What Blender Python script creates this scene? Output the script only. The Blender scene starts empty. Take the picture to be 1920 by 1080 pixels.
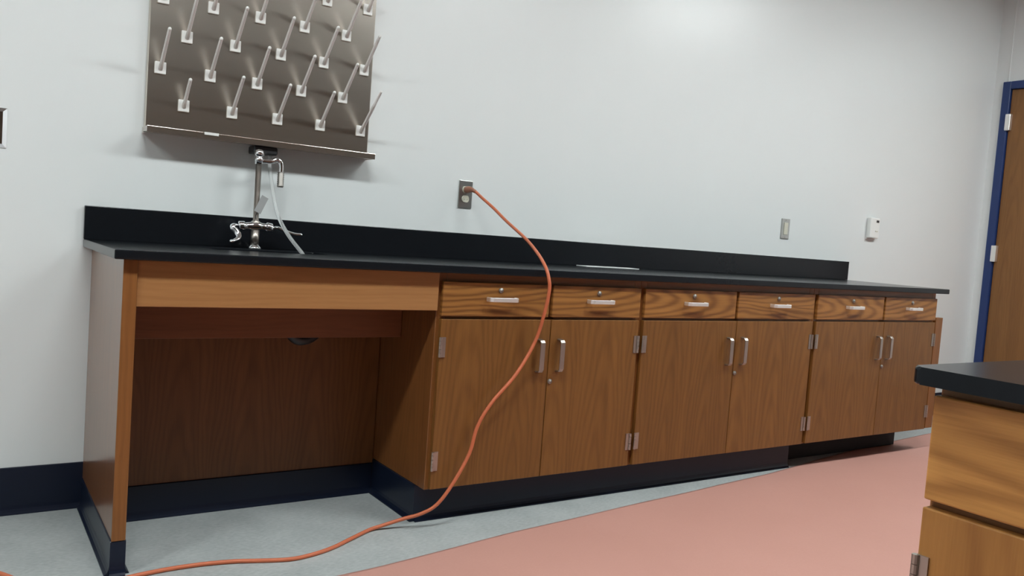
import bpy, bmesh, math, random
from mathutils import Matrix, Vector

random.seed(7)
scene = bpy.context.scene
COL = scene.collection

# ------------------------------------------------------------------ camera
cam_data = bpy.data.cameras.new('camera')
cam = bpy.data.objects.new('camera', cam_data)
COL.objects.link(cam)
cam_data.sensor_width = 36.0
cam_data.lens = 29.19
cam_data.clip_start = 0.02
_r = Vector((0.8285054, -0.5551828, 0.0731497))
_u = Vector((-0.0268146, 0.0911462, 0.9954764))
_f = Vector((0.5593387, 0.8267191, -0.0606281))
_m = Matrix((_r, _u, -_f)).transposed().to_4x4()
_m.translation = Vector((-0.3534, -3.0515, 1.0073))
cam.matrix_world = _m
scene.camera = cam

# ------------------------------------------------------------------ world, exposure
world = bpy.data.worlds.new('world')
scene.world = world
world.use_nodes = True
world.node_tree.nodes['Background'].inputs[0].default_value = (0.8, 0.85, 0.9, 1)
world.node_tree.nodes['Background'].inputs[1].default_value = 0.02
vs = scene.view_settings
vs.view_transform = 'Standard'
vs.look = 'None'
vs.gamma = 1.0
vs.exposure = 0.0
vs.use_curve_mapping = False
LAMP_STRENGTH = 55.0
LAMP_COLOR = (0.925, 1.0, 1.0, 1)
LAMP_SPOTS = [(-2.2, -2.0), (0.1, -2.0), (2.4, -2.0), (4.7, -2.0)]  # leftmost lamp is an unseen addition that brightens the left wall and island
CEIL = 3.05

# ------------------------------------------------------------------ materials
def new_mat(name):
    m = bpy.data.materials.new(name)
    m.use_nodes = True
    return m, m.node_tree.nodes, m.node_tree.links, m.node_tree.nodes['Principled BSDF']

def plain(name, col, rough=0.5, metal=0.0, var=0.06, scale=30.0, bump=0.0, spec=0.5, coat=0.0):
    m, N, L, P = new_mat(name)
    P.inputs['Roughness'].default_value = rough
    P.inputs['Metallic'].default_value = metal
    P.inputs['Specular IOR Level'].default_value = spec
    P.inputs['Coat Weight'].default_value = coat
    P.inputs['Coat Roughness'].default_value = 0.12
    tc = N.new('ShaderNodeTexCoord')
    nz = N.new('ShaderNodeTexNoise')
    nz.inputs['Scale'].default_value = scale
    nz.inputs['Detail'].default_value = 4
    L.new(tc.outputs['Object'], nz.inputs['Vector'])
    mx = N.new('ShaderNodeMix'); mx.data_type = 'RGBA'
    mx.inputs[6].default_value = tuple(c * (1 - var) for c in col) + (1,)
    mx.inputs[7].default_value = tuple(min(1, c * (1 + var)) for c in col) + (1,)
    L.new(nz.outputs['Fac'], mx.inputs[0])
    L.new(mx.outputs[2], P.inputs['Base Color'])
    if bump:
        b = N.new('ShaderNodeBump'); b.inputs['Strength'].default_value = bump
        b.inputs['Distance'].default_value = 0.002
        L.new(nz.outputs['Fac'], b.inputs['Height'])
        L.new(b.outputs['Normal'], P.inputs['Normal'])
    return m

def wood(name, light, dark, grain='v', rough=0.42, tilt=0.10, freq=120.0, figure=0.75, coat=0.10):
    """stained oak veneer: growth rings of a tilted log cut by the board's face, plus pores"""
    m, N, L, P = new_mat(name)
    tc = N.new('ShaderNodeTexCoord'); oi = N.new('ShaderNodeObjectInfo')
    sp = N.new('ShaderNodeSeparateXYZ'); L.new(tc.outputs['Object'], sp.inputs[0])
    def math_(op, a, b=None, c=None):
        n = N.new('ShaderNodeMath'); n.operation = op
        for i, v in enumerate((a, b, c)):
            if v is None: continue
            if isinstance(v, (int, float)): n.inputs[i].default_value = v
            else: L.new(v, n.inputs[i])
        return n.outputs[0]
    flat = math_('ADD', sp.outputs[0], sp.outputs[1])
    if grain == 'v': wv, gv = flat, sp.outputs[2]
    else: wv, gv = sp.outputs[2], flat
    rnd = oi.outputs['Random']
    off = math_('MULTIPLY', rnd, 37.0)
    wv0 = math_('ADD', wv, math_('MULTIPLY', math_('SUBTRACT', rnd, 0.5), 0.16))
    comb = N.new('ShaderNodeCombineXYZ')
    L.new(math_('ADD', wv, off), comb.inputs[0]); L.new(math_('MULTIPLY', gv, 0.16), comb.inputs[1]); L.new(off, comb.inputs[2])
    # slow wander of the rings
    n1 = N.new('ShaderNodeTexNoise'); n1.inputs['Scale'].default_value = 9; n1.inputs['Detail'].default_value = 3
    L.new(comb.outputs[0], n1.inputs['Vector'])
    wander = math_('MULTIPLY', math_('SUBTRACT', n1.outputs['Fac'], 0.5), 0.10)
    # leaf repeat across the veneer sheet
    ww = math_('ADD', wv0, wander)
    pp = math_('PINGPONG', math_('ADD', ww, 5.0), 0.115)
    depth = math_('ADD', math_('MULTIPLY', gv, tilt), math_('ADD', math_('MULTIPLY', rnd, 0.05), 0.03))
    rr = math_('SQRT', math_('ADD', math_('MULTIPLY', pp, pp), math_('MULTIPLY', depth, depth)))
    ph = math_('ADD', math_('MULTIPLY', rr, freq * 4.2), math_('MULTIPLY', n1.outputs['Fac'], 7.0))
    s = math_('MULTIPLY_ADD', math_('SINE', ph), 0.5, 0.5)
    s = math_('POWER', s, 1.6)
    # pores
    comb2 = N.new('ShaderNodeCombineXYZ')
    L.new(math_('MULTIPLY', math_('ADD', wv, off), 1.0), comb2.inputs[0]); L.new(math_('MULTIPLY', gv, 0.035), comb2.inputs[1])
    n2 = N.new('ShaderNodeTexNoise'); n2.inputs['Scale'].default_value = 320; n2.inputs['Detail'].default_value = 3
    L.new(comb2.outputs[0], n2.inputs['Vector'])
    n3 = N.new('ShaderNodeTexNoise'); n3.inputs['Scale'].default_value = 26; n3.inputs['Detail'].default_value = 2
    L.new(comb2.outputs[0], n3.inputs['Vector'])
    f = math_('ADD', math_('MULTIPLY', s, 0.55 * figure), math_('MULTIPLY', math_('SUBTRACT', n2.outputs['Fac'], 0.35), 0.55))
    f = math_('ADD', f, math_('MULTIPLY', math_('SUBTRACT', n3.outputs['Fac'], 0.4), 0.9))
    mx = N.new('ShaderNodeMix'); mx.data_type = 'RGBA'; mx.clamp_factor = True
    mx.inputs[6].default_value = light + (1,); mx.inputs[7].default_value = dark + (1,)
    L.new(f, mx.inputs[0])
    hs = N.new('ShaderNodeHueSaturation')
    L.new(math_('MULTIPLY_ADD', rnd, 0.14, 0.93), hs.inputs['Value'])
    L.new(mx.outputs[2], hs.inputs['Color'])
    L.new(hs.outputs[0], P.inputs['Base Color'])
    P.inputs['Roughness'].default_value = rough
    P.inputs['Coat Weight'].default_value = coat
    P.inputs['Coat Roughness'].default_value = 0.22
    P.inputs['Specular IOR Level'].default_value = 0.35
    b = N.new('ShaderNodeBump'); b.inputs['Strength'].default_value = 0.12; b.inputs['Distance'].default_value = 0.001
    L.new(n2.outputs['Fac'], b.inputs['Height']); L.new(b.outputs['Normal'], P.inputs['Normal'])
    return m

M = {}
M['wall'] = plain('wall_paint', (0.74, 0.765, 0.765), 0.30, var=0.012, scale=3, spec=0.45)
M['wall_rear'] = wood('rear_wall_panelling', (0.19, 0.105, 0.055), (0.11, 0.058, 0.03), 'v')
M['ceiling'] = plain('ceiling_tile', (0.42, 0.42, 0.40), 0.9, var=0.03, scale=60)
M['navy'] = plain('navy_vinyl_base', (0.006, 0.010, 0.024), 0.32, var=0.1, scale=12, spec=0.3)
M['void'] = plain('dark_recess_board', (0.012, 0.011, 0.012), 0.8)
M['epoxy'] = plain('black_epoxy_resin', (0.008, 0.0095, 0.012), 0.22, var=0.12, scale=60, spec=0.22)
M['door_wood'] = wood('oak_door_veneer', (0.205, 0.087, 0.020), (0.095, 0.034, 0.006), 'v', tilt=0.10, figure=0.5, freq=85)
M['drawer_wood'] = wood('oak_drawer_front', (0.34, 0.150, 0.038), (0.115, 0.040, 0.008), 'h', tilt=0.16, figure=1.0, freq=80)
M['island_drawer_wood'] = wood('honey_oak_drawer_front', (0.56, 0.27, 0.072), (0.24, 0.092, 0.020), 'h', tilt=0.16, figure=0.9, freq=45)
M['island_door_wood'] = wood('honey_oak_door', (0.36, 0.165, 0.042), (0.20, 0.078, 0.017), 'v', tilt=0.10, figure=0.5, freq=60)
M['room_door_wood'] = wood('room_door_veneer', (0.25, 0.115, 0.036), (0.15, 0.060, 0.016), 'v', tilt=0.05, figure=0.4)
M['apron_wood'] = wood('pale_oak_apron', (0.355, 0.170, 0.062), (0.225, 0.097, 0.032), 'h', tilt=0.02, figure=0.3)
M['frame_wood_v'] = wood('oak_frame_upright', (0.24, 0.095, 0.026), (0.14, 0.050, 0.012), 'v', tilt=0.02, figure=0.4)
M['frame_wood_h'] = wood('oak_frame_rail', (0.24, 0.095, 0.026), (0.14, 0.050, 0.012), 'h', tilt=0.02, figure=0.4)
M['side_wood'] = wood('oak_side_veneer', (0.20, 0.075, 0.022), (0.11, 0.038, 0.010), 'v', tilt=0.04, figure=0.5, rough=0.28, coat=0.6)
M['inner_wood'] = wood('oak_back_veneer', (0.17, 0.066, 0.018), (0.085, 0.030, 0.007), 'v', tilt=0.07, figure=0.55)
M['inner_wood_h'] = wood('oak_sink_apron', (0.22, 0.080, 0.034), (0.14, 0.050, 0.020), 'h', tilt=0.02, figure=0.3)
M['blue'] = plain('blue_door_frame_paint', (0.012, 0.035, 0.14), 0.4)
M['chrome'] = plain('chrome', (0.85, 0.85, 0.87), 0.09, 1.0, var=0.02)
M['satin'] = plain('satin_nickel', (0.44, 0.40, 0.36), 0.38, 1.0, var=0.05)
M['lock'] = plain('lock_metal', (0.30, 0.28, 0.26), 0.45, 1.0, var=0.05)
M['pull'] = plain('brushed_aluminium_pull', (0.92, 0.91, 0.89), 0.5, 1.0, var=0.03)
M['plate'] = plain('stainless_wall_plate', (0.50, 0.51, 0.50), 0.3, 1.0, var=0.05)
M['ivory'] = plain('ivory_plastic', (0.62, 0.60, 0.50), 0.4)
M['white'] = plain('white_plastic', (0.80, 0.80, 0.78), 0.4, var=0.02)
M['dark'] = plain('dark_plastic', (0.02, 0.02, 0.022), 0.4)
M['grey_tag'] = plain('grey_card', (0.36, 0.36, 0.36), 0.7)
M['strip_white'] = plain('matte_white', (0.72, 0.74, 0.74), 0.6, var=0.03)
M['orange'] = plain('orange_cord_jacket', (0.52, 0.130, 0.055), 0.45, var=0.08)
M['orange_plug'] = plain('brown_orange_plug', (0.30, 0.12, 0.07), 0.4)

def steel():
    m, N, L, P = new_mat('brushed_stainless')
    tc = N.new('ShaderNodeTexCoord'); mp = N.new('ShaderNodeMapping')
    mp.inputs['Scale'].default_value = (1.5, 1.5, 260)
    L.new(tc.outputs['Object'], mp.inputs['Vector'])
    nz = N.new('ShaderNodeTexNoise'); nz.inputs['Scale'].default_value = 3; nz.inputs['Detail'].default_value = 5
    L.new(mp.outputs[0], nz.inputs['Vector'])
    r = N.new('ShaderNodeMapRange'); r.inputs[3].default_value = 0.22; r.inputs[4].default_value = 0.29
    L.new(nz.outputs['Fac'], r.inputs[0]); L.new(r.outputs[0], P.inputs['Roughness'])
    mx = N.new('ShaderNodeMix'); mx.data_type = 'RGBA'
    mx.inputs[6].default_value = (0.64, 0.575, 0.51, 1); mx.inputs[7].default_value = (0.69, 0.625, 0.56, 1)
    L.new(nz.outputs['Fac'], mx.inputs[0]); L.new(mx.outputs[2], P.inputs['Base Color'])
    P.inputs['Metallic'].default_value = 1.0
    return m
M['steel'] = steel()

def clear(name, col, rough, ior, trans):
    m, N, L, P = new_mat(name)
    P.inputs['Base Color'].default_value = col
    P.inputs['Roughness'].default_value = rough
    P.inputs['IOR'].default_value = ior
    P.inputs['Transmission Weight'].default_value = trans
    return m
M['tube'] = clear('clear_vinyl_tube', (0.9, 0.92, 0.92, 1), 0.25, 1.25, 0.75)
M['peg'] = clear('frosted_plastic_peg', (0.86, 0.84, 0.82, 1), 0.35, 1.3, 0.15)

def floor_mat():
    m, N, L, P = new_mat('grey_vinyl_floor')
    tc = N.new('ShaderNodeTexCoord')
    n1 = N.new('ShaderNodeTexNoise'); n1.inputs['Scale'].default_value = 7; n1.inputs['Detail'].default_value = 5
    mp = N.new('ShaderNodeMapping'); mp.inputs['Scale'].default_value = (1, 2.2, 1); mp.inputs['Rotation'].default_value = (0, 0, -0.35)
    n2 = N.new('ShaderNodeTexNoise'); n2.inputs['Scale'].default_value = 60; n2.inputs['Detail'].default_value = 6
    L.new(tc.outputs['Object'], mp.inputs['Vector']); L.new(tc.outputs['Object'], n1.inputs['Vector']); L.new(mp.outputs[0], n2.inputs['Vector'])
    mx = N.new('ShaderNodeMix'); mx.data_type = 'RGBA'; mx.inputs[6].default_value = (0.17, 0.19, 0.19, 1); mx.inputs[7].default_value = (0.56, 0.585, 0.58, 1)
    ad = N.new('ShaderNodeMath'); ad.operation = 'ADD'
    s1 = N.new('ShaderNodeMath'); s1.operation = 'MULTIPLY'; s1.inputs[1].default_value = 0.45
    s2 = N.new('ShaderNodeMath'); s2.operation = 'MULTIPLY'; s2.inputs[1].default_value = 0.65
    L.new(n1.outputs['Fac'], s1.inputs[0]); L.new(n2.outputs['Fac'], s2.inputs[0]); L.new(s1.outputs[0], ad.inputs[0]); L.new(s2.outputs[0], ad.inputs[1])
    L.new(ad.outputs[0], mx.inputs[0]); L.new(mx.outputs[2], P.inputs['Base Color'])
    P.inputs['Roughness'].default_value = 0.42
    return m
M['floor'] = floor_mat()

def paper_mat():
    m, N, L, P = new_mat('pink_rosin_paper')
    tc = N.new('ShaderNodeTexCoord')
    n1 = N.new('ShaderNodeTexNoise'); n1.inputs['Scale'].default_value = 3; n1.inputs['Detail'].default_value = 6
    n2 = N.new('ShaderNodeTexNoise'); n2.inputs['Scale'].default_value = 180; n2.inputs['Detail'].default_value = 3
    L.new(tc.outputs['Object'], n1.inputs['Vector']); L.new(tc.outputs['Object'], n2.inputs['Vector'])
    ad = N.new('ShaderNodeMath'); ad.operation = 'MULTIPLY_ADD'; ad.inputs[1].default_value = 0.5
    hf = N.new('ShaderNodeMath'); hf.operation = 'MULTIPLY'; hf.inputs[1].default_value = 0.5
    L.new(n2.outputs['Fac'], hf.inputs[0]); L.new(n1.outputs['Fac'], ad.inputs[0]); L.new(hf.outputs[0], ad.inputs[2])
    mx = N.new('ShaderNodeMix'); mx.data_type = 'RGBA'; mx.inputs[6].default_value = (0.455, 0.228, 0.187, 1); mx.inputs[7].default_value = (0.54, 0.285, 0.237, 1)
    L.new(ad.outputs[0], mx.inputs[0]); L.new(mx.outputs[2], P.inputs['Base Color'])
    P.inputs['Roughness'].default_value = 0.6
    return m
M['paper'] = paper_mat()

def lamp_mat():
    m, N, L, P = new_mat('lamp_diffuser')
    P.inputs['Base Color'].default_value = (0.9, 0.9, 0.9, 1)
    P.inputs['Emission Color'].default_value = LAMP_COLOR
    P.inputs['Emission Strength'].default_value = LAMP_STRENGTH
    return m
M['lamp'] = lamp_mat()

# ------------------------------------------------------------------ helpers
CACHE = {}
def box_mesh(sx, sy, sz, bev=0.0, seg=1):
    key = (round(sx, 5), round(sy, 5), round(sz, 5), bev, seg)
    if key in CACHE: return CACHE[key]
    bm = bmesh.new()
    bmesh.ops.create_cube(bm, size=1.0)
    bmesh.ops.scale(bm, vec=(sx, sy, sz), verts=bm.verts)
    if bev: bmesh.ops.bevel(bm, geom=list(bm.edges), offset=bev, segments=seg, profile=0.5, affect='EDGES')
    me = bpy.data.meshes.new('box'); bm.to_mesh(me); bm.free()
    CACHE[key] = me
    return me

def link(name, me, mat, loc, parent=None, rot=None, smooth=False):
    if not me.materials: me.materials.append(M[mat])
    elif me.materials[0] is not M[mat]:
        me = me.copy(); me.materials.clear(); me.materials.append(M[mat])
    o = bpy.data.objects.new(name, me)
    me.name = name
    COL.objects.link(o)
    loc = Vector(loc)
    if parent is not None:
        o.parent = parent
        loc = loc - world_loc(parent)
    o.location = loc
    if rot: o.rotation_euler = rot
    if smooth:
        for p in me.polygons: p.use_smooth = True
    return o

def world_loc(o):
    v = Vector(o.location); p = o.parent
    while p is not None:
        v = v + Vector(p.location); p = p.parent
    return v

def bx(name, x0, x1, y0, y1, z0, z1, mat, parent=None, bev=0.0015, seg=1):
    me = box_mesh(abs(x1 - x0), abs(y1 - y0), abs(z1 - z0), bev, seg)
    return link(name, me, mat, ((x0 + x1) / 2, (y0 + y1) / 2, (z0 + z1) / 2), parent)

def thing(name, label, cat, loc, group=None):
    o = bpy.data.objects.new(name, None); COL.objects.link(o)
    o.empty_display_size = 0.05
    o.location = loc
    tag(o, label, cat, group)
    return o

def tag(o, label, cat, group=None):
    o['label'] = label; o['category'] = cat
    if group: o['group'] = group
    return o

def struct(o):
    o['kind'] = 'structure'
    return o

def sweep(pts, radii, seg=12, cap=True, squash=None):
    """tube through points; radii one number or per point; returns mesh in coords relative to pts[0]"""
    pts = [Vector(p) for p in pts]
    o0 = pts[0].copy()
    if not isinstance(radii, (list, tuple)): radii = [radii] * len(pts)
    bm = bmesh.new(); rings = []
    up = None
    for i, p in enumerate(pts):
        a = pts[max(i - 1, 0)]; b = pts[min(i + 1, len(pts) - 1)]
        t = (b - a).normalized()
        if up is None:
            up = Vector((0, 0, 1)) if abs(t.z) < 0.9 else Vector((0, 1, 0))
        n = (up - t * up.dot(t)).normalized(); up = n
        bnm = t.cross(n)
        sq = 1.0 if squash is None else squash[i]
        ring = [bm.verts.new(p - o0 + (n * math.cos(k * 2 * math.pi / seg) * sq + bnm * math.sin(k * 2 * math.pi / seg)) * radii[i]) for k in range(seg)]
        rings.append(ring)
    for r0, r1 in zip(rings, rings[1:]):
        for k in range(seg):
            bm.faces.new((r0[k], r0[(k + 1) % seg], r1[(k + 1) % seg], r1[k]))
    if cap:
        bm.faces.new(list(reversed(rings[0]))); bm.faces.new(rings[-1])
    bmesh.ops.recalc_face_normals(bm, faces=bm.faces)
    me = bpy.data.meshes.new('tube'); bm.to_mesh(me); bm.free()
    for p in me.polygons: p.use_smooth = len(p.vertices) == 4
    return me, o0

def tube(name, pts, radii, mat, parent=None, seg=12, squash=None):
    me, o0 = sweep(pts, radii, seg, True, squash)
    return link(name, me, mat, o0, parent)

def lathe(prof, seg=24):
    """profile list of (r, z) turned about z"""
    bm = bmesh.new(); rings = []
    for r, z in prof:
        if r < 1e-6: rings.append([bm.verts.new((0, 0, z))])
        else: rings.append([bm.verts.new((r * math.cos(k * 2 * math.pi / seg), r * math.sin(k * 2 * math.pi / seg), z)) for k in range(seg)])
    for a, b in zip(rings, rings[1:]):
        for k in range(seg):
            vs_ = [a[k % len(a)], a[(k + 1) % len(a)], b[(k + 1) % len(b)], b[k % len(b)]]
            u_ = []
            for v in vs_:
                if v not in u_: u_.append(v)
            if len(u_) > 2: bm.faces.new(u_)
    bmesh.ops.recalc_face_normals(bm, faces=bm.faces)
    me = bpy.data.meshes.new('lathe'); bm.to_mesh(me); bm.free()
    for p in me.polygons: p.use_smooth = True
    return me

def spline(pts, n=8):
    """Catmull-Rom through points"""
    P = [Vector(p) for p in pts]; P = [P[0] * 2 - P[1]] + P + [P[-1] * 2 - P[-2]]
    out = []
    for i in range(1, len(P) - 2):
        for k in range(n):
            t = k / n
            a, b, c, d = P[i - 1], P[i], P[i + 1], P[i + 2]
            out.append(0.5 * ((2 * b) + (c - a) * t + (2 * a - 5 * b + 4 * c - d) * t * t + (3 * b - a - 3 * c + d) * t ** 3))
    out.append(P[-2])
    return out

def extrude_poly(poly, z0, z1, bev=0.0, seg=2):
    """poly list of (x,y) ccw -> prism centred at centroid; returns mesh, centre"""
    cx = sum(p[0] for p in poly) / len(poly); cy = sum(p[1] for p in poly) / len(poly); cz = (z0 + z1) / 2
    bm = bmesh.new()
    lo = [bm.verts.new((x - cx, y - cy, z0 - cz)) for x, y in poly]
    hi = [bm.verts.new((x - cx, y - cy, z1 - cz)) for x, y in poly]
    bm.faces.new(list(reversed(lo))); bm.faces.new(hi)
    n = len(poly)
    for k in range(n): bm.faces.new((lo[k], lo[(k + 1) % n], hi[(k + 1) % n], hi[k]))
    if bev:
        es = [e for e in bm.edges if abs(e.verts[0].co.z - e.verts[1].co.z) < 1e-6]
        bmesh.ops.bevel(bm, geom=es, offset=bev, segments=seg, profile=0.5, affect='EDGES')
    me = bpy.data.meshes.new('prism'); bm.to_mesh(me); bm.free()
    return me, Vector((cx, cy, cz))

# ------------------------------------------------------------------ the room
XL, XR, YF = -3.6, 5.653, -8.5
T = 0.12
struct(bx('floor', XL - T, XR + T, YF - T, T, -0.1, 0.0, 'floor', bev=0))
struct(bx('ceiling', XL - T, XR + T, YF - T, T, CEIL, CEIL + 0.1, 'ceiling', bev=0))
struct(bx('wall_back', XL - T, XR + T, 0, T, 0, CEIL, 'wall', bev=0))
struct(bx('wall_left', XL - T, XL, YF, 0, 0, CEIL, 'wall', bev=0))
struct(bx('wall_front', XL - T, XR + T, YF - T, YF, 0, CEIL, 'wall_rear', bev=0))
# right wall with the door opening
DY0, DY1, DZ = -0.062, -1.10, 2.325
def wall_right():
    bm = bmesh.new()
    for (y0, y1, z0, z1) in ((DY0, 0, 0, CEIL), (YF, DY1, 0, CEIL), (DY1, DY0, DZ, CEIL)):
        r = bmesh.ops.create_cube(bm, size=1.0)
        bmesh.ops.scale(bm, vec=(T, y1 - y0, z1 - z0), verts=r['verts'])
        bmesh.ops.translate(bm, vec=(0, (y0 + y1) / 2, (z0 + z1) / 2), verts=r['verts'])
    me = bpy.data.meshes.new('wall_right'); bm.to_mesh(me); bm.free()
    return link('wall_right', me, 'wall', (XR + T / 2, 0, 0))
struct(wall_right())

def cove_base(name, p0, p1, h, out, parent=None, th=0.005):
    """vinyl base strip along p0->p1 with a small coved toe; `out` is the unit vector away from the wall"""
    p0, p1, out = Vector(p0), Vector(p1), Vector(out)
    mid = (p0 + p1) / 2
    prof = [(0, 0), (th + 0.012, 0), (th + 0.0115, 0.003), (th + 0.005, 0.008), (th + 0.0015, 0.016), (th, 0.026), (th, h - 0.002), (th - 0.002, h), (0, h)]
    bm = bmesh.new(); rings = []
    for p in (p0, p1):
        rings.append([bm.verts.new(p - mid + out * a + Vector((0, 0, z))) for a, z in prof])
    n = len(prof)
    for k in range(n): bm.faces.new((rings[0][k], rings[0][(k + 1) % n], rings[1][(k + 1) % n], rings[1][k]))
    bm.faces.new(rings[0]); bm.faces.new(list(reversed(rings[1])))
    bmesh.ops.recalc_face_normals(bm, faces=bm.faces)
    me = bpy.data.meshes.new(name); bm.to_mesh(me); bm.free()
    return link(name, me, 'navy', mid, parent)

struct(cove_base('baseboard_back', (XL, 0, 0), (0.028, 0, 0), 0.153, (0, -1, 0)))
struct(cove_base('baseboard_back', (4.08, 0, 0), (XR, 0, 0), 0.153, (0, -1, 0)))
struct(cove_base('baseboard_left', (XL, YF, 0), (XL, -0.02, 0), 0.153, (1, 0, 0)))
struct(cove_base('baseboard_right', (XR, YF, 0), (XR, DY1 - 0.01, 0), 0.153, (-1, 0, 0)))

# door in the right wall
door = bpy.data.objects.new('door_1', None); COL.objects.link(door); door.location = (XR, (DY0 + DY1) / 2, 0); struct(door)
FW = 0.052
bx('door_jamb', XR - 0.018, XR + T, DY0 - FW, DY0, 0, DZ, 'blue', door, 0.003)
bx('door_jamb', XR - 0.018, XR + T, DY1, DY1 + FW, 0, DZ, 'blue', door, 0.003)
bx('door_head', XR - 0.018, XR + T, DY1 + FW, DY0 - FW, DZ - FW, DZ, 'blue', door, 0.003)
slab = bx('door_slab', XR + 0.004, XR + 0.048, DY1 + FW + 0.003, DY0 - FW - 0.003, 0.008, DZ - FW - 0.003, 'room_door_wood', door, 0.002)
for z in (0.17, 1.14, 2.045):
    bx('hinge', XR - 0.030, XR + 0.004, DY0 - FW - 0.024, DY0 - FW + 0.010, z - 0.056, z + 0.056, 'pull', door, 0.003)
hd = tube('door_lever', [(XR + 0.004, DY1 + 0.13, 1.0), (XR - 0.045, DY1 + 0.13, 1.0), (XR - 0.055, DY1 + 0.14, 1.0), (XR - 0.055, DY1 + 0.25, 1.0)], 0.009, 'satin', slab)
# vertical joint strip in the right wall above the door frame
struct(bx('trim_1', XR - 0.003, XR, DY0 - 0.030, DY0 - 0.022, DZ, CEIL, 'wall', None, 0.001))

# ------------------------------------------------------------------ ceiling lamps
for i, (lx, ly) in enumerate(LAMP_SPOTS):
    side = {2.4: 'in line with the middle cabinet', 4.7: 'in line with the thermostat', 0.1: 'in line with the sink', -2.2: 'added to brighten the left wall and island'}[lx]
    t = thing('ceiling_light', 'recessed white ceiling light panel %s' % side, 'ceiling light', (lx, ly, CEIL), 'ceiling light panels')
    for (a0, a1, b0, b1) in ((-.64, -.60, -.17, .17), (.60, .64, -.17, .17), (-.60, .60, -.17, -.135), (-.60, .60, .135, .17)):
        bx('frame', lx + a0, lx + a1, ly + b0, ly + b1, CEIL - 0.03, CEIL, 'white', t, 0.002)
    bx('diffuser', lx - .60, lx + .60, ly - .135, ly + .135, CEIL - 0.02, CEIL - 0.004, 'lamp', t, 0)

# ------------------------------------------------------------------ knee space below the sink
H, TH = 0.90, 0.026
PF = -0.627           # front face plane of the doors
CD = -0.657           # front edge of the worktop
W1, W2, W3, W4 = 0.9985, 1.917, 3.017, 4.073
UT = H - TH
kn = thing('knee_space', 'open oak knee space with pale front apron below the sink', 'knee space', (0.5, -0.3, 0))
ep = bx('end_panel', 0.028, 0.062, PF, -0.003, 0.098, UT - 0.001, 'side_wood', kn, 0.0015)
bx('edge_strip', 0.027, 0.063, PF - 0.003, PF, 0.098, UT - 0.001, 'frame_wood_v', ep, 0.001)['label'] = 'orange-brown front edge of the end panel'
bx('plinth', 0.030, 0.060, PF + 0.004, -0.003, 0.0, 0.098, 'void', kn, 0)
cove_base('base_strip', (0.030, PF + 0.004, 0), (0.030, -0.003, 0), 0.098, (-1, 0, 0), kn)
cove_base('base_strip', (0.025, PF + 0.004, 0), (0.065, PF + 0.004, 0), 0.098, (0, -1, 0), kn)
cove_base('base_strip', (0.060, -0.20, 0), (0.060, PF + 0.004, 0), 0.098, (1, 0, 0), kn)
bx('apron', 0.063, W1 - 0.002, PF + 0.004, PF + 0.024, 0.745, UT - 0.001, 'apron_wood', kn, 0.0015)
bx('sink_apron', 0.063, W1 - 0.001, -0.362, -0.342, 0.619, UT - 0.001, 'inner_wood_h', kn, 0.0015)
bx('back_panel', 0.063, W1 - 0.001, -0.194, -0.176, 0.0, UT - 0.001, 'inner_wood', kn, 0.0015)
cove_base('base_strip', (0.066, -0.194, 0), (W1 - 0.0055, -0.194, 0), 0.113, (0, -1, 0), kn)

# ------------------------------------------------------------------ base cabinets
def bar_handle(name, a, b, out, rise, w, t, mat, parent):
    """flat bar pull bridging two feet; a,b end points on the face"""
    a, b, out = Vector(a), Vector(b), Vector(out)
    d = (b - a).normalized(); side = d.cross(out)
    path = [a, a + out * (rise - 0.006) + d * 0.002, a + out * rise + d * 0.010, b + out * rise - d * 0.010, b + out * (rise - 0.006) - d * 0.002, b]
    o0 = (a + b) / 2
    bm = bmesh.new(); rings = []
    for i, p in enumerate(path):
        t0 = (path[min(i + 1, 5)] - path[max(i - 1, 0)]).normalized()
        nrm = t0.cross(side)
        rings.append([bm.verts.new(p - o0 + side * sx * w / 2 + nrm * sy * t / 2) for sx, sy in ((-1, -1), (1, -1), (1, 1), (-1, 1))])
    for r0, r1 in zip(rings, rings[1:]):
        for k in range(4): bm.faces.new((r0[k], r0[(k + 1) % 4], r1[(k + 1) % 4], r1[k]))
    bm.faces.new(rings[0]); bm.faces.new(rings[-1])
    bmesh.ops.recalc_face_normals(bm, faces=bm.faces)
    bmesh.ops.bevel(bm, geom=list(bm.edges), offset=0.0012, segments=1, affect='EDGES')
    me = bpy.data.meshes.new(name); bm.to_mesh(me); bm.free()
    return link(name, me, mat, o0, parent)


def keyed_lock(parent, x, y, z):
    return link('lock', lathe([(0, 0.007), (0.0022, 0.007), (0.0024, 0.0055), (0.0078, 0.0055), (0.0092, 0.004), (0.0095, 0.0)], 16), 'lock', (x, y, z), parent, (math.pi / 2, 0, 0))

def hinge(parent, x, z0, z1, y, s):
    """institutional five-knuckle hinge at a door's edge; s=+1 leaf runs to +x"""
    bm = bmesh.new()
    def cube(cx, cy, cz, a, b, c):
        r = bmesh.ops.create_cube(bm, size=1.0)
        bmesh.ops.scale(bm, vec=(a, b, c), verts=r['verts']); bmesh.ops.translate(bm, vec=(cx, cy, cz), verts=r['verts'])
    h = z1 - z0
    cube(s * 0.011, -0.0015, 0, 0.020, 0.003, h)
    n = 5
    for k in range(n):
        r = bmesh.ops.create_cone(bm, cap_ends=True, segments=10, radius1=0.0052, radius2=0.0052, depth=h / n - 0.001)
        bmesh.ops.translate(bm, vec=(0, -0.004, -h / 2 + (k + .5) * h / n), verts=r['verts'])
    me = bpy.data.meshes.new('hinge'); bm.to_mesh(me); bm.free()
    return link('hinge', me, 'satin', (x, y, (z0 + z1) / 2), parent)

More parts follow.
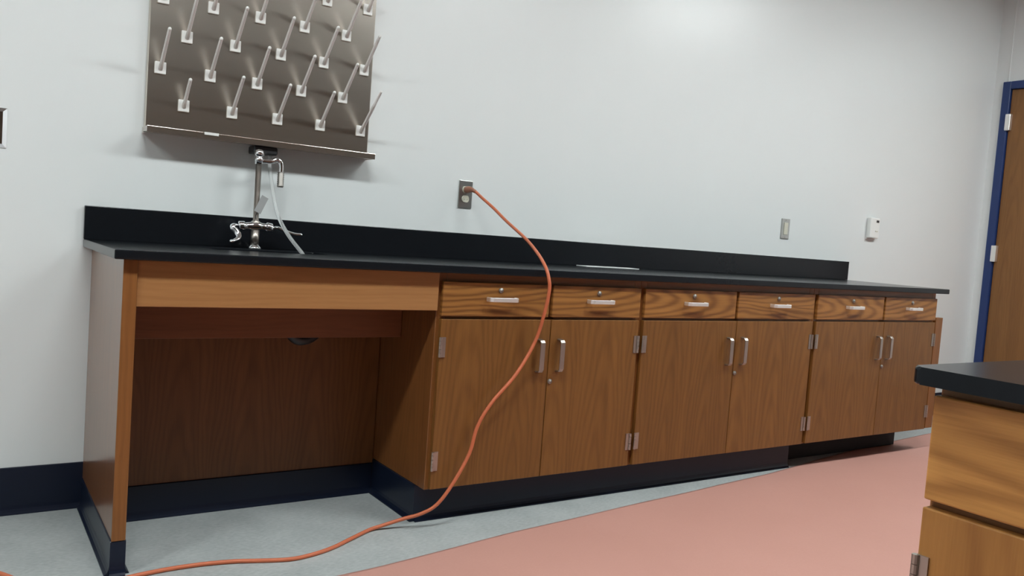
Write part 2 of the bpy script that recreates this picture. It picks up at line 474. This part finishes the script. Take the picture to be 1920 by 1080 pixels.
def cabinet(x0, x1, split_d, split, label, kick_y, end=False):
    t = thing('base_cabinet', label, 'cabinet', ((x0 + x1) / 2, -0.32, 0), 'oak base cabinets in a row')
    # carcass: sides, bottom, back and face frame
    FY = PF + 0.019
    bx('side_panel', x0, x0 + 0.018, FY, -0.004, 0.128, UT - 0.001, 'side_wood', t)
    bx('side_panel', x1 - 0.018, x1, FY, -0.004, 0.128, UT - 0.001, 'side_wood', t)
    bx('bottom_panel', x0 + 0.018, x1 - 0.018, FY + 0.02, -0.004, 0.128, 0.146, 'inner_wood', t)
    bx('back_panel', x0 + 0.018, x1 - 0.018, -0.016, -0.004, 0.146, UT - 0.001, 'inner_wood', t)
    bx('face_stile', x0 + 0.0005, x0 + 0.034, FY - 0.001, FY + 0.019, 0.1285, UT - 0.001, 'frame_wood_v', t)
    bx('face_stile', x1 - 0.034, x1 - 0.0005, FY - 0.001, FY + 0.019, 0.1285, UT - 0.001, 'frame_wood_v', t)
    bx('face_stile', split - 0.022, split + 0.022, FY - 0.001, FY + 0.019, 0.166, 0.840, 'frame_wood_v', t)
    for z0, z1 in ((0.1285, 0.166), (0.700, 0.738), (0.840, UT - 0.001)):
        bx('face_rail', x0 + 0.034, x1 - 0.034, FY - 0.001, FY + 0.019, z0, z1, 'frame_wood_h', t)
    g = 0.013   # reveal of the face frame at each side
    dz0, dz1 = 0.727, 0.8445
    gap = 0.009
    # toe space
    if kick_y > -0.5:
        bx('toe_board', x0 + 0.002, x1, kick_y, kick_y + 0.012, 0.0, 0.1275, 'void', t)
    else:
        bx('toe_board', x0, x1, kick_y, kick_y + 0.012, 0.0, 0.1275, 'void', t, 0)
        cove_base('base_strip', (x0, kick_y, 0), (x1, kick_y, 0), 0.1265, (0, -1, 0), t)
    for i, (a, b) in enumerate(((x0 + g, split_d - gap), (split_d + gap * 0.7, x1 - g))):
        d = bx('drawer', a, b, PF, PF + 0.018, dz0, dz1, 'drawer_wood', t, 0.0025, 2)
        cx = a + (b - a) * (0.52 if i == 0 else 0.51)
        if i == 0 and x0 < 1.5: cx = 1.245
        bar_handle('pull', (cx - 0.058, PF, 0.788), (cx + 0.058, PF, 0.788), (0, -1, 0), 0.028, 0.015, 0.007, 'pull', d)
        keyed_lock(d, cx - 0.004, PF, 0.8195)
    for i, (a, b) in enumerate(((x0 + g, split - 0.0015), (split + 0.0015, x1 - g))):
        d = bx('door', a, b, PF, PF + 0.018, 0.133, 0.717, 'door_wood', t, 0.002, 2)
        hx = b - 0.047 if i == 0 else a + 0.041
        bar_handle('handle', (hx, PF, 0.527), (hx, PF, 0.645), (0, -1, 0), 0.026, 0.020, 0.005, 'satin', d)
        ex, s = (a, 1) if i == 0 else (b, -1)
        hinge(d, ex, 0.588, 0.656, PF, s)
        hinge(d, ex, 0.198, 0.264, PF, s)
        if i == 1: keyed_lock(d, a + 0.010, PF, 0.489)
    if end:
        bx('end_filler', x1, x1 + 0.068, PF + 0.004, PF + 0.03, 0.135, 0.742, 'frame_wood_v', t)
    return t

c1 = cabinet(W1, W2, 1.466, 1.4715, 'oak base cabinet beside the open knee space, behind the hanging orange cord', -0.545)
bx('return_panel', W1 - 0.0005, W1 + 0.012, -0.545, -0.20, 0.0, 0.1275, 'void', c1, 0)
cove_base('base_strip', (W1, -0.20, 0), (W1, -0.5505, 0), 0.1265, (-1, 0, 0), c1)
cabinet(W2, W3, 2.471, 2.477, 'middle one of the three oak base cabinets in the row', -0.545)
cabinet(W3, W4, 3.575, 3.584, 'oak base cabinet at the far end, over bare black toe space', -0.455, True)

# ------------------------------------------------------------------ worktop with backsplash
wt = thing('worktop', 'long black resin worktop with upright backsplash along the wall', 'worktop', (2.05, -0.33, UT))
SX0, SX1, SY0, SY1 = 0.345, 0.735, -0.325, -0.135
WR = 4.118
def slab_with_hole():
    bm = bmesh.new()
    cx, cy, cz = (0 + WR) / 2, CD / 2, H - TH / 2
    xs = [0.0, SX0, SX1, WR]; ys = [CD, SY0, SY1, -0.001]
    grid = {}
    for zi, z in enumerate((UT, H)):
        for i, x in enumerate(xs):
            for j, y in enumerate(ys):
                grid[zi, i, j] = bm.verts.new((x - cx, y - cy, z - cz))
    for i in range(3):
        for j in range(3):
            if i == 1 and j == 1: continue
            bm.faces.new([grid[1, i, j], grid[1, i + 1, j], grid[1, i + 1, j + 1], grid[1, i, j + 1]])
            bm.faces.new([grid[0, i, j], grid[0, i, j + 1], grid[0, i + 1, j + 1], grid[0, i + 1, j]])
    for i in range(3):
        bm.faces.new([grid[0, i, 0], grid[0, i + 1, 0], grid[1, i + 1, 0], grid[1, i, 0]])
        bm.faces.new([grid[0, i, 3], grid[1, i, 3], grid[1, i + 1, 3], grid[0, i + 1, 3]])
        bm.faces.new([grid[0, 0, i], grid[1, 0, i], grid[1, 0, i + 1], grid[0, 0, i + 1]])
        bm.faces.new([grid[0, 3, i], grid[0, 3, i + 1], grid[1, 3, i + 1], grid[1, 3, i]])
    bm.faces.new([grid[0, 1, 1], grid[1, 1, 1], grid[1, 2, 1], grid[0, 2, 1]])
    bm.faces.new([grid[0, 1, 2], grid[0, 2, 2], grid[1, 2, 2], grid[1, 1, 2]])
    bm.faces.new([grid[0, 1, 1], grid[0, 1, 2], grid[1, 1, 2], grid[1, 1, 1]])
    bm.faces.new([grid[0, 2, 1], grid[1, 2, 1], grid[1, 2, 2], grid[0, 2, 2]])
    bmesh.ops.recalc_face_normals(bm, faces=bm.faces)
    es = [e for e in bm.edges if len(e.link_faces) == 2 and e.calc_face_angle() > 1.0]
    bmesh.ops.bevel(bm, geom=es, offset=0.004, segments=3, profile=0.5, affect='EDGES')
    me = bpy.data.meshes.new('slab'); bm.to_mesh(me); bm.free()
    return link('slab', me, 'epoxy', (cx, cy, cz), wt)
slab_with_hole()
bx('backsplash', 0.0, WR + 0.02, -0.021, -0.001, H, 1.010, 'epoxy', wt, 0.002, 2)

# sink bowl hung below the hole
def bowl():
    bm = bmesh.new()
    def ring(x0, x1, y0, y1, z, r):
        out = []
        for (cx, cy, a0) in ((x1 - r, y1 - r, 0), (x0 + r, y1 - r, 90), (x0 + r, y0 + r, 180), (x1 - r, y0 + r, 270)):
            for k in range(6):
                a = math.radians(a0 + k * 18)
                out.append(bm.verts.new((cx + r * math.cos(a), cy + r * math.sin(a), z)))
        return out
    e = 0.0
    R = [ring(SX0 - .02, SX1 + .02, SY0 - .02, SY1 + .02, UT - .001, .03), ring(SX0 - .004, SX1 + .004, SY0 - .004, SY1 + .004, UT - .001, .03),
         ring(SX0 + .004, SX1 - .004, SY0 + .004, SY1 - .004, UT - .03, .035), ring(SX0 + .012, SX1 - .012, SY0 + .012, SY1 - .012, UT - .15, .04),
         ring(SX0 + .05, SX1 - .05, SY0 + .05, SY1 - .05, UT - .18, .04), ring(SX0 + .04, SX1 - .04, SY0 + .04, SY1 - .04, UT - .192, .05),
         ring(SX0 + .002, SX1 - .002, SY0 + .002, SY1 - .002, UT - .16, .05), ring(SX0 - .008, SX1 + .008, SY0 - .008, SY1 + .008, UT - .02, .04),
         ring(SX0 - .02, SX1 + .02, SY0 - .02, SY1 + .02, UT - .012, .03)]
    for a, b in zip(R, R[1:] + R[:1]):
        if a is R[4]: continue
        for k in range(24): bm.faces.new((a[k], a[(k + 1) % 24], b[(k + 1) % 24], b[k]))
    bm.faces.new(R[4]); bm.faces.new(R[5])
    c = Vector(((SX0 + SX1) / 2, (SY0 + SY1) / 2, UT - .1))
    bmesh.ops.translate(bm, vec=-c, verts=bm.verts)
    bmesh.ops.recalc_face_normals(bm, faces=bm.faces)
    me = bpy.data.meshes.new('bowl'); bm.to_mesh(me); bm.free()
    for p in me.polygons: p.use_smooth = True
    return me, c
sk = thing('sink', 'black resin sink bowl sunk into the worktop below the tap', 'sink', (0.5425, -0.23, UT - 0.2))
me, c = bowl(); link('bowl', me, 'epoxy', c, sk)
link('drain', lathe([(0, 0.002), (0.012, 0.002), (0.02, 0.004), (0.035, 0.003), (0.037, 0.0)], 20), 'satin', (0.5425, -0.23, UT - 0.18), sk)
# trap peeking out below the sink apron
tr = thing('drain_trap', 'dark drain trap hanging below the sink in the knee space', 'drain trap', (0.66, -0.27, 0.56))
tube('tailpiece', [(0.62, -0.275, UT - 0.193), (0.62, -0.275, 0.65)], 0.019, 'dark', tr)
tube('trap_bend', spline([(0.62, -0.275, 0.66), (0.62, -0.275, 0.625), (0.645, -0.275, 0.602), (0.68, -0.27, 0.602), (0.715, -0.262, 0.622), (0.72, -0.25, 0.65), (0.72, -0.24, 0.66), (0.72, -0.20, 0.67), (0.72, -0.194, 0.67)], 5), 0.020, 'dark', tr)
link('slip_nut', lathe([(0, 0.012), (0.026, 0.012), (0.028, 0.008), (0.028, -0.008), (0.026, -0.012), (0, -0.012)], 8), 'grey_tag', (0.62, -0.275, 0.665), tr)

# ------------------------------------------------------------------ tap
FX, FY_ = 0.534, -0.092
tp = thing('tap', 'tall chrome laboratory tap with two lever handles behind the sink', 'tap', (FX, FY_, H))
link('base_flange', lathe([(0, 0.016), (0.012, 0.016), (0.018, 0.012), (0.023, 0.006), (0.025, 0.0), (0, 0)], 24), 'chrome', (FX, FY_, H), tp)
tube('lower_column', [(FX, FY_, H + 0.012), (FX, FY_, H + 0.066)], 0.0145, 'satin', tp, 20)
vb = tube('valve_body', [(FX - 0.062, FY_, 0.978), (FX - 0.058, FY_, 0.978), (FX - 0.040, FY_, 0.979), (FX - 0.036, FY_, 0.979), (FX - 0.02, FY_, 0.98), (FX, FY_, 0.981), (FX + 0.02, FY_, 0.98), (FX + 0.036, FY_, 0.979), (FX + 0.040, FY_, 0.979), (FX + 0.058, FY_, 0.978), (FX + 0.062, FY_, 0.978)],
     [0.011, 0.0165, 0.0170, 0.0125, 0.0135, 0.0195, 0.0135, 0.0125, 0.0170, 0.0165, 0.011], 'chrome', tp, 20)
# left lever drops in an S, right lever stretches out sideways
for pts in ([(FX - 0.060, FY_, 0.978), (FX - 0.078, FY_ - 0.006, 0.980), (FX - 0.083, FY_ - 0.012, 0.970), (FX - 0.070, FY_ - 0.02, 0.955), (FX - 0.066, FY_ - 0.03, 0.940), (FX - 0.078, FY_ - 0.04, 0.930), (FX - 0.100, FY_ - 0.05, 0.922)],
            [(FX + 0.060, FY_, 0.978), (FX + 0.078, FY_ - 0.003, 0.980), (FX + 0.095, FY_ - 0.006, 0.974), (FX + 0.115, FY_ - 0.010, 0.966), (FX + 0.135, FY_ - 0.014, 0.961), (FX + 0.150, FY_ - 0.017, 0.960), (FX + 0.165, FY_ - 0.020, 0.961)]):
    P = spline(pts, 5); n = len(P)
    rad = [0.0098 + 0.002 * math.sin(3.0 * k / n) for k in range(n)]; rad[-1] = 0.004
    tube('lever_handle', P, rad, 'chrome', tp, 12, [0.55] * n)
tube('riser', [(FX, FY_, 0.985), (FX, FY_, 0.998), (FX, FY_, 1.0), (FX, FY_, 1.205)], [0.0145, 0.0145, 0.0098, 0.0098], 'satin', tp, 20)
link('vacuum_breaker', lathe([(0, 0.052), (0.010, 0.051), (0.0155, 0.046), (0.0175, 0.038), (0.0165, 0.031), (0.012, 0.028), (0.0115, 0.024), (0.0155, 0.021), (0.0155, 0.012), (0.0125, 0.009), (0.0135, 0.0), (0.0, 0.0)], 24), 'chrome', (FX, FY_, 1.20), tp)
tube('spout', spline([(FX + 0.006, FY_, 1.213), (FX + 0.03, FY_ - 0.001, 1.2125), (FX + 0.048, FY_ - 0.002, 1.215), (FX + 0.064, FY_ - 0.002, 1.222), (FX + 0.076, FY_ - 0.003, 1.214), (FX + 0.0795, FY_ - 0.003, 1.198), (FX + 0.0795, FY_ - 0.003, 1.178)], 6), 0.0088, 'chrome', tp, 16)
nz = []
for k in range(7):
    z = 1.178 - k * 0.0078
    nz += [(0.0122, z), (0.0100, z - 0.006)]
link('serrated_nozzle', lathe([(0, nz[0][1])] + nz + [(0, nz[-1][1])], 20), 'lock', (FX + 0.0795, FY_ - 0.003, 0), tp)
tg = box_mesh(0.026, 0.0012, 0.062, 0)
link('paper_tag', tg, 'grey_tag', (FX + 0.010, FY_ - 0.021, 1.058), tp, (0.05, math.radians(24), 0.1))['label'] = 'grey paper tag tied to the riser'
tube('tag_string', [(FX - 0.003, FY_ - 0.012, 1.005), (FX - 0.006, FY_ - 0.016, 1.02), (FX - 0.001, FY_ - 0.020, 1.032)], 0.0012, 'dark', tp, 6)

# ------------------------------------------------------------------ drying rack
RX0, RX1, RZ0, RZ1, RY = 0.167, 0.971, 1.268, 1.95, -0.026
rk = thing('drying_rack', 'stainless steel wall drying rack with slanted pegs above the tap', 'drying rack', ((RX0 + RX1) / 2, 0, RZ0))
bx('board', RX0, RX1, RY, -0.001, RZ0 + 0.004, RZ1, 'steel', rk, 0.003)
def trough():
    prof = [(RY, 0.012), (RY - 0.002, 0.012), (RY - 0.002, 0.0025), (-0.088, -0.0005), (-0.0885, 0.018), (-0.0905, 0.018), (-0.0905, -0.0025), (RY, 0.0)]
    x0, x1 = RX0 - 0.003, RX1 + 0.004
    c = Vector(((x0 + x1) / 2, -0.058, RZ0))
    bm = bmesh.new(); rings = []
    for x in (x0, x1): rings.append([bm.verts.new((x - c.x, y - c.y, z)) for y, z in prof])
    n = len(prof)
    for k in range(n): bm.faces.new((rings[0][k], rings[0][(k + 1) % n], rings[1][(k + 1) % n], rings[1][k]))
    bm.faces.new(rings[0]); bm.faces.new(rings[1])
    for x in (x0 + 0.001, x1 - 0.001):
        r = bmesh.ops.create_cube(bm, size=1.0)
        bmesh.ops.scale(bm, vec=(0.002, 0.088, 0.020), verts=r['verts']); bmesh.ops.translate(bm, vec=(x - c.x, -0.046 - c.y, 0.008), verts=r['verts'])
    r = bmesh.ops.create_cone(bm, cap_ends=True, segments=10, radius1=0.0017, radius2=0.0017, depth=x1 - x0, matrix=Matrix.Rotation(math.pi / 2, 4, 'Y'))
    bmesh.ops.translate(bm, vec=(0, -0.0900 - c.y, 0.0175), verts=r['verts'])
    bmesh.ops.recalc_face_normals(bm, faces=bm.faces)
    me = bpy.data.meshes.new('drip_trough'); bm.to_mesh(me); bm.free()
    return link('drip_trough', me, 'steel', c, rk)
tro = trough()
bx('sticker', 0.345, 0.392, -0.0935, -0.0905, RZ0 + 0.011, RZ0 + 0.020, 'white', tro, 0.0)
bx('drain_outlet', 0.520, 0.605, -0.075, -0.004, RZ0 - 0.030, RZ0 - 0.003, 'dark', rk, 0.004)
tube('drain_tube', spline([(0.583, -0.05, RZ0 - 0.02), (0.584, -0.055, 1.20), (0.5864, -0.09, 1.125), (0.594, -0.14, 1.031), (0.620, -0.19, 0.959), (0.664, -0.24, 0.8895), (0.69, -0.27, 0.83)], 6), 0.0065, 'tube', rk, 12)
PLATE = box_mesh(0.036, 0.006, 0.040, 0.0015)
def peg(x, z, out, up, two=False):
    b = (x, RY - 0.004, z - 0.004)
    d = Vector((0, -out, up))
    Lh = d.length; d.normalize()
    st = [0, 0.2, 0.9, 0.97, 1.0]; rd = [0.0075, 0.0066, 0.0060, 0.0056, 0.0030]
    if two: st = [0, 0.2, 0.66, 0.70, 0.71, 0.97, 1.0]; rd = [0.0075, 0.0066, 0.0062, 0.0062, 0.0050, 0.0048, 0.003]
    o = tube('peg', [Vector(b) + d * Lh * s for s in st], rd, 'peg', rk, 12)
    link('peg_plate', PLATE, 'white', (x, RY - 0.003, z), o)
    tip = link('peg_tip', lathe([(0, 0.007), (0.003, 0.0062), (0.0055, 0.003), (0.0062, -0.003), (0.005, -0.005), (0, -0.005)], 10), 'white', Vector(b) + d * Lh, o, (math.atan2(out, up), 0, 0))
    if two: tip.scale = (0.8, 0.8, 0.8)
for r, z in enumerate((1.3725, 1.487, 1.604, 1.719, 1.832)):
    for k in range(5):
        x = 0.287 + k * 0.1622 - (0.080 if r % 2 else 0)
        if r == 0 and k == 0: peg(x, z, 0.080, 0.082)
        elif r == 0 and k == 4: peg(x, z, 0.165, 0.135, True)
        else: peg(x, z, 0.122, 0.112)

# ------------------------------------------------------------------ wall fittings
def outlet(x0, x1, z0, z1, label):
    t = thing('wall_outlet', label, 'outlet', ((x0 + x1) / 2, 0, (z0 + z1) / 2))
    p = bx('cover_plate', x0, x1, -0.006, 0, z0, z1, 'plate', t, 0.0025, 2)
    cx, cz = (x0 + x1) / 2, (z0 + z1) / 2
    return t, p, cx, cz
t, p, cx, cz = outlet(1.4025, 1.469, 1.116, 1.2325, 'steel duplex outlet with the orange cord plugged in')
for s in (0.0195, -0.0195):
    pts = [(0.0172 * math.cos(a), 0.0172 * math.sin(a)) for a in [k * math.pi / 12 for k in range(24)]]
    pts = [(x, max(-0.0142, min(0.0142, z))) for x, z in pts]
    me, c = extrude_poly(pts, 0, 0.004, 0.0006, 1)
    rc = link('receptacle', me, 'ivory', (cx, -0.008, cz + s), t, (math.pi / 2, 0, 0))
    for dx, hh in ((-0.0065, 0.008), (0.0065, 0.0065)):
        bx('slot', cx + dx - 0.001, cx + dx + 0.001, -0.0106, -0.0096, cz + s - hh / 2 + 0.003, cz + s + hh / 2 + 0.003, 'dark', rc, 0)
bx('screw', cx - 0.003, cx + 0.003, -0.0072, -0.0055, cz - 0.003, cz + 0.003, 'satin', t, 0.001)

t, p, cx, cz = outlet(3.50, 3.571, 1.112, 1.226, 'steel cover plate with cream rocker insert above the backsplash end')
bx('rocker', cx - 0.0165, cx + 0.0165, -0.0105, -0.005, cz - 0.034, cz + 0.034, 'ivory', t, 0.002)
for s in (-1, 1): bx('screw', cx - 0.003, cx + 0.003, -0.0072, -0.0055, cz + s * 0.048 - 0.003, cz + s * 0.048 + 0.003, 'satin', t, 0.001)

th = thing('thermostat', 'small white wall thermostat right of the cream rocker plate', 'thermostat', (4.35, 0, 1.222))
bx('backplate', 4.308, 4.396, -0.008, 0, 1.157, 1.287, 'white', th, 0.003, 2)
bx('cover', 4.304, 4.400, -0.030, -0.008, 1.166, 1.290, 'white', th, 0.005, 2)
bx('display', 4.362, 4.390, -0.0308, -0.0295, 1.262, 1.277, 'dark', th, 0.0005)
bx('slider', 4.356, 4.382, -0.0325, -0.0295, 1.206, 1.212, 'ivory', th, 0.0005)

sw = thing('switch_plate', 'chrome wall plate cut off by the left picture edge', 'wall plate', (-0.262, 0, 1.229))
me, c = extrude_poly([(-0.262 - .038, 1.229 - .061), (-0.262 + .038, 1.229 - .061), (-0.262 + .038, 1.229 + .061), (-0.262 - .038, 1.229 + .061)], 0, 0.004)
def pillow(x0, x1, z0, z1, d, b):
    bm = bmesh.new()
    cx, cz = (x0 + x1) / 2, (z0 + z1) / 2
    def rect(e, y): return [bm.verts.new((sx * ((x1 - x0) / 2 - e), y, sz * ((z1 - z0) / 2 - e))) for sx, sz in ((-1, -1), (1, -1), (1, 1), (-1, 1))]
    R = [rect(0, 0), rect(0, -0.0025), rect(b, -d)]
    for a, c_ in zip(R, R[1:]):
        for k in range(4): bm.faces.new((a[k], a[(k + 1) % 4], c_[(k + 1) % 4], c_[k]))
    bm.faces.new(R[-1]); bm.faces.new(R[0])
    bmesh.ops.recalc_face_normals(bm, faces=bm.faces)
    me = bpy.data.meshes.new('cover_plate'); bm.to_mesh(me); bm.free()
    return link('cover_plate', me, 'chrome', (cx, 0, cz), sw)
pillow(-0.300, -0.224, 1.168, 1.291, 0.010, 0.012)
bx('toggle', -0.268, -0.256, -0.022, -0.009, 1.220, 1.236, 'white', sw, 0.002)

# ------------------------------------------------------------------ orange extension cord
cd = thing('extension_cord', 'orange extension cord running from the outlet down to the floor', 'cord', (0.8, -0.6, 0))
R0 = 0.0062
path = [(1.4360, -0.052, 1.193), (1.446, -0.066, 1.187), (1.4701, -0.09, 1.1602), (1.4912, -0.145, 1.1228), (1.499, -0.24, 1.0705), (1.4858, -0.40, 1.0073), (1.4347, -0.56, 0.9558), (1.3963, -0.667, 0.9122),
        (1.3945, -0.695, 0.8727), (1.3972, -0.70, 0.8296), (1.3893, -0.69, 0.743), (1.3732, -0.67, 0.6435), (1.3026, -0.67, 0.5302), (1.2106, -0.665, 0.4299), (1.1629, -0.66, 0.3485), (1.1382, -0.66, 0.257),
        (1.0825, -0.66, 0.1601), (1.0313, -0.65, 0.0889), (0.9833, -0.63, 0.0553), (0.9296, -0.60, 0.034), (0.86, -0.583, 0.014), (0.8161, -0.585, R0 + .001), (0.74, -0.628, R0), (0.6439, -0.684, R0),
        (0.56, -0.712, R0), (0.4973, -0.716, R0), (0.42, -0.693, R0), (0.3544, -0.670, R0), (0.27, -0.655, R0), (0.19, -0.652, R0), (0.12, -0.658, R0), (0.050, -0.672, R0), (-0.02, -0.705, R0), (-0.09, -0.715, R0), (-0.15, -0.66, R0), (-0.20, -0.55, R0), (-0.26, -0.47, R0), (-0.36, -0.42, R0)]
tube('cable', spline(path, 7), R0, 'orange', cd, 12)
tube('plug', [(1.4358, -0.0105, 1.194), (1.4358, -0.020, 1.194), (1.4360, -0.036, 1.1945), (1.4362, -0.048, 1.194), (1.440, -0.058, 1.191), (1.447, -0.067, 1.186)], [0.0135, 0.0145, 0.0135, 0.011, 0.0085, 0.0075], 'orange_plug', cd, 14)

# ------------------------------------------------------------------ paper on the floor, white strip on the worktop
def floor_paper():
    edge = [(-1.9, -1.20), (-0.6, -1.03), (0.60, -0.876), (0.702, -0.868), (1.257, -0.781), (1.85, -0.712), (2.45, -0.643), (2.80, -0.604), (3.01, -0.570), (3.35, -0.512), (3.69, -0.459), (4.05, -0.415), (4.36, -0.385), (4.8, -0.34), (5.45, -0.27)]
    nx, ny = 120, 40
    bm = bmesh.new(); g = []
    rng = random.Random(3)
    for i in range(nx + 1):
        x = edge[0][0] + (edge[-1][0] - edge[0][0]) * i / nx
        for (a, b) in zip(edge, edge[1:]):
            if a[0] <= x <= b[0] + 1e-9: ye = a[1] + (b[1] - a[1]) * (x - a[0]) / (b[0] - a[0]); break
        if 3.0 < x < 4.10: ye = min(ye, -0.4585)
        row = []
        for j in range(ny + 1):
            t_ = (j / ny) ** 1.5
            y = ye + (-3.9 - ye) * t_
            z = 0.0016 + 0.0014 * (1 + math.sin(2.1 * x + 1.3 * y) * math.sin(3.3 * y - 0.7 * x)) + 0.0006 * math.sin(9 * x + 4 * y)
            if -2.4 > y and x > 0.6: z = 0.0004
            row.append(bm.verts.new((x, y, max(z, 0.0004))))
        g.append(row)
    for i in range(nx):
        for j in range(ny): bm.faces.new((g[i][j], g[i][j + 1], g[i + 1][j + 1], g[i + 1][j]))
    bmesh.ops.recalc_face_normals(bm, faces=bm.faces)
    me = bpy.data.meshes.new('floor_paper'); bm.to_mesh(me); bm.free()
    for p in me.polygons: p.use_smooth = True
    o = link('floor_paper', me, 'paper', (0, 0, 0))
    md = o.modifiers.new('thickness', 'SOLIDIFY'); md.thickness = 0.0006; md.offset = 1
    return o
tag(floor_paper(), 'pink rosin paper sheet protecting the floor before the cabinets', 'floor paper')
st = bx('white_strip', 2.02, 2.34, -0.13, -0.055, H + 0.0003, H + 0.0035, 'strip_white', None, 0.0004)  # thin flat whitish bar resting on the slab
tag(st, 'thin white strip lying on the black worktop against the backsplash', 'strip')

# ------------------------------------------------------------------ island in the right foreground
IX, IY = 0.745, -2.456
IH, IU = 0.877, 0.8535
il = thing('island_cabinet', 'oak island cabinet under black top in the right foreground', 'cabinet', (1.1, -3.2, 0))
IY1, IX1 = -4.0, 1.55
bx('body', IX + 0.019, IX1, IY1, IY, 0.10, IU, 'frame_wood_h', il)
bx('plinth', IX + 0.08, IX1 - 0.05, IY1 + 0.05, IY - 0.05, 0.004, 0.10, 'navy', il)
ys = [IY + 0.001, IY - 0.50, IY - 1.0, IY1 + 0.004]
for k in range(3):
    a, b = ys[k] - 0.002, ys[k + 1] + 0.002
    d = bx('drawer', IX, IX + 0.018, b, a, 0.696, 0.838, 'island_drawer_wood', il, 0.0025, 2)
    cy = (a + b) / 2
    bar_handle('pull', (IX, cy - 0.058, 0.757), (IX, cy + 0.058, 0.757), (-1, 0, 0), 0.028, 0.011, 0.007, 'pull', d)
    d = bx('door', IX, IX + 0.018, b, a, 0.112, 0.685, 'island_door_wood', il, 0.002, 2)
    hy = b + 0.045 if k % 2 == 0 else a - 0.045
    bar_handle('handle', (IX, hy, 0.49), (IX, hy, 0.61), (-1, 0, 0), 0.026, 0.020, 0.005, 'satin', d)
    ey = a if k % 2 == 0 else b
    for z0, z1 in ((0.551, 0.620), (0.19, 0.262)):
        bm = bmesh.new()
        s = -1 if k % 2 == 0 else 1
        r = bmesh.ops.create_cube(bm, size=1.0)
        bmesh.ops.scale(bm, vec=(0.003, 0.016, z1 - z0), verts=r['verts']); bmesh.ops.translate(bm, vec=(-0.0015, s * 0.009, 0), verts=r['verts'])
        for q in range(5):
            r = bmesh.ops.create_cone(bm, cap_ends=True, segments=10, radius1=0.0052, radius2=0.0052, depth=(z1 - z0) / 5 - 0.001)
            bmesh.ops.translate(bm, vec=(-0.004, 0, -(z1 - z0) / 2 + (q + .5) * (z1 - z0) / 5), verts=r['verts'])
        me = bpy.data.meshes.new('hinge'); bm.to_mesh(me); bm.free()
        link('hinge', me, 'satin', (IX, ey, (z0 + z1) / 2), d)
def rounded(x0, x1, y0, y1, r, n=8):
    out = []
    for (cx, cy, a0) in ((x1 - r, y1 - r, 0), (x0 + r, y1 - r, 90), (x0 + r, y0 + r, 180), (x1 - r, y0 + r, 270)):
        for k in range(n + 1):
            a = math.radians(a0 + k * 90 / n); out.append((cx + r * math.cos(a), cy + r * math.sin(a)))
    return out
me, c = extrude_poly(rounded(0.706, 1.60, IY1 - 0.03, -2.443, 0.014), IU, IH, 0.004, 3)
tag(link('island_worktop', me, 'epoxy', c), 'black resin worktop with rounded corner on the foreground island', 'worktop')
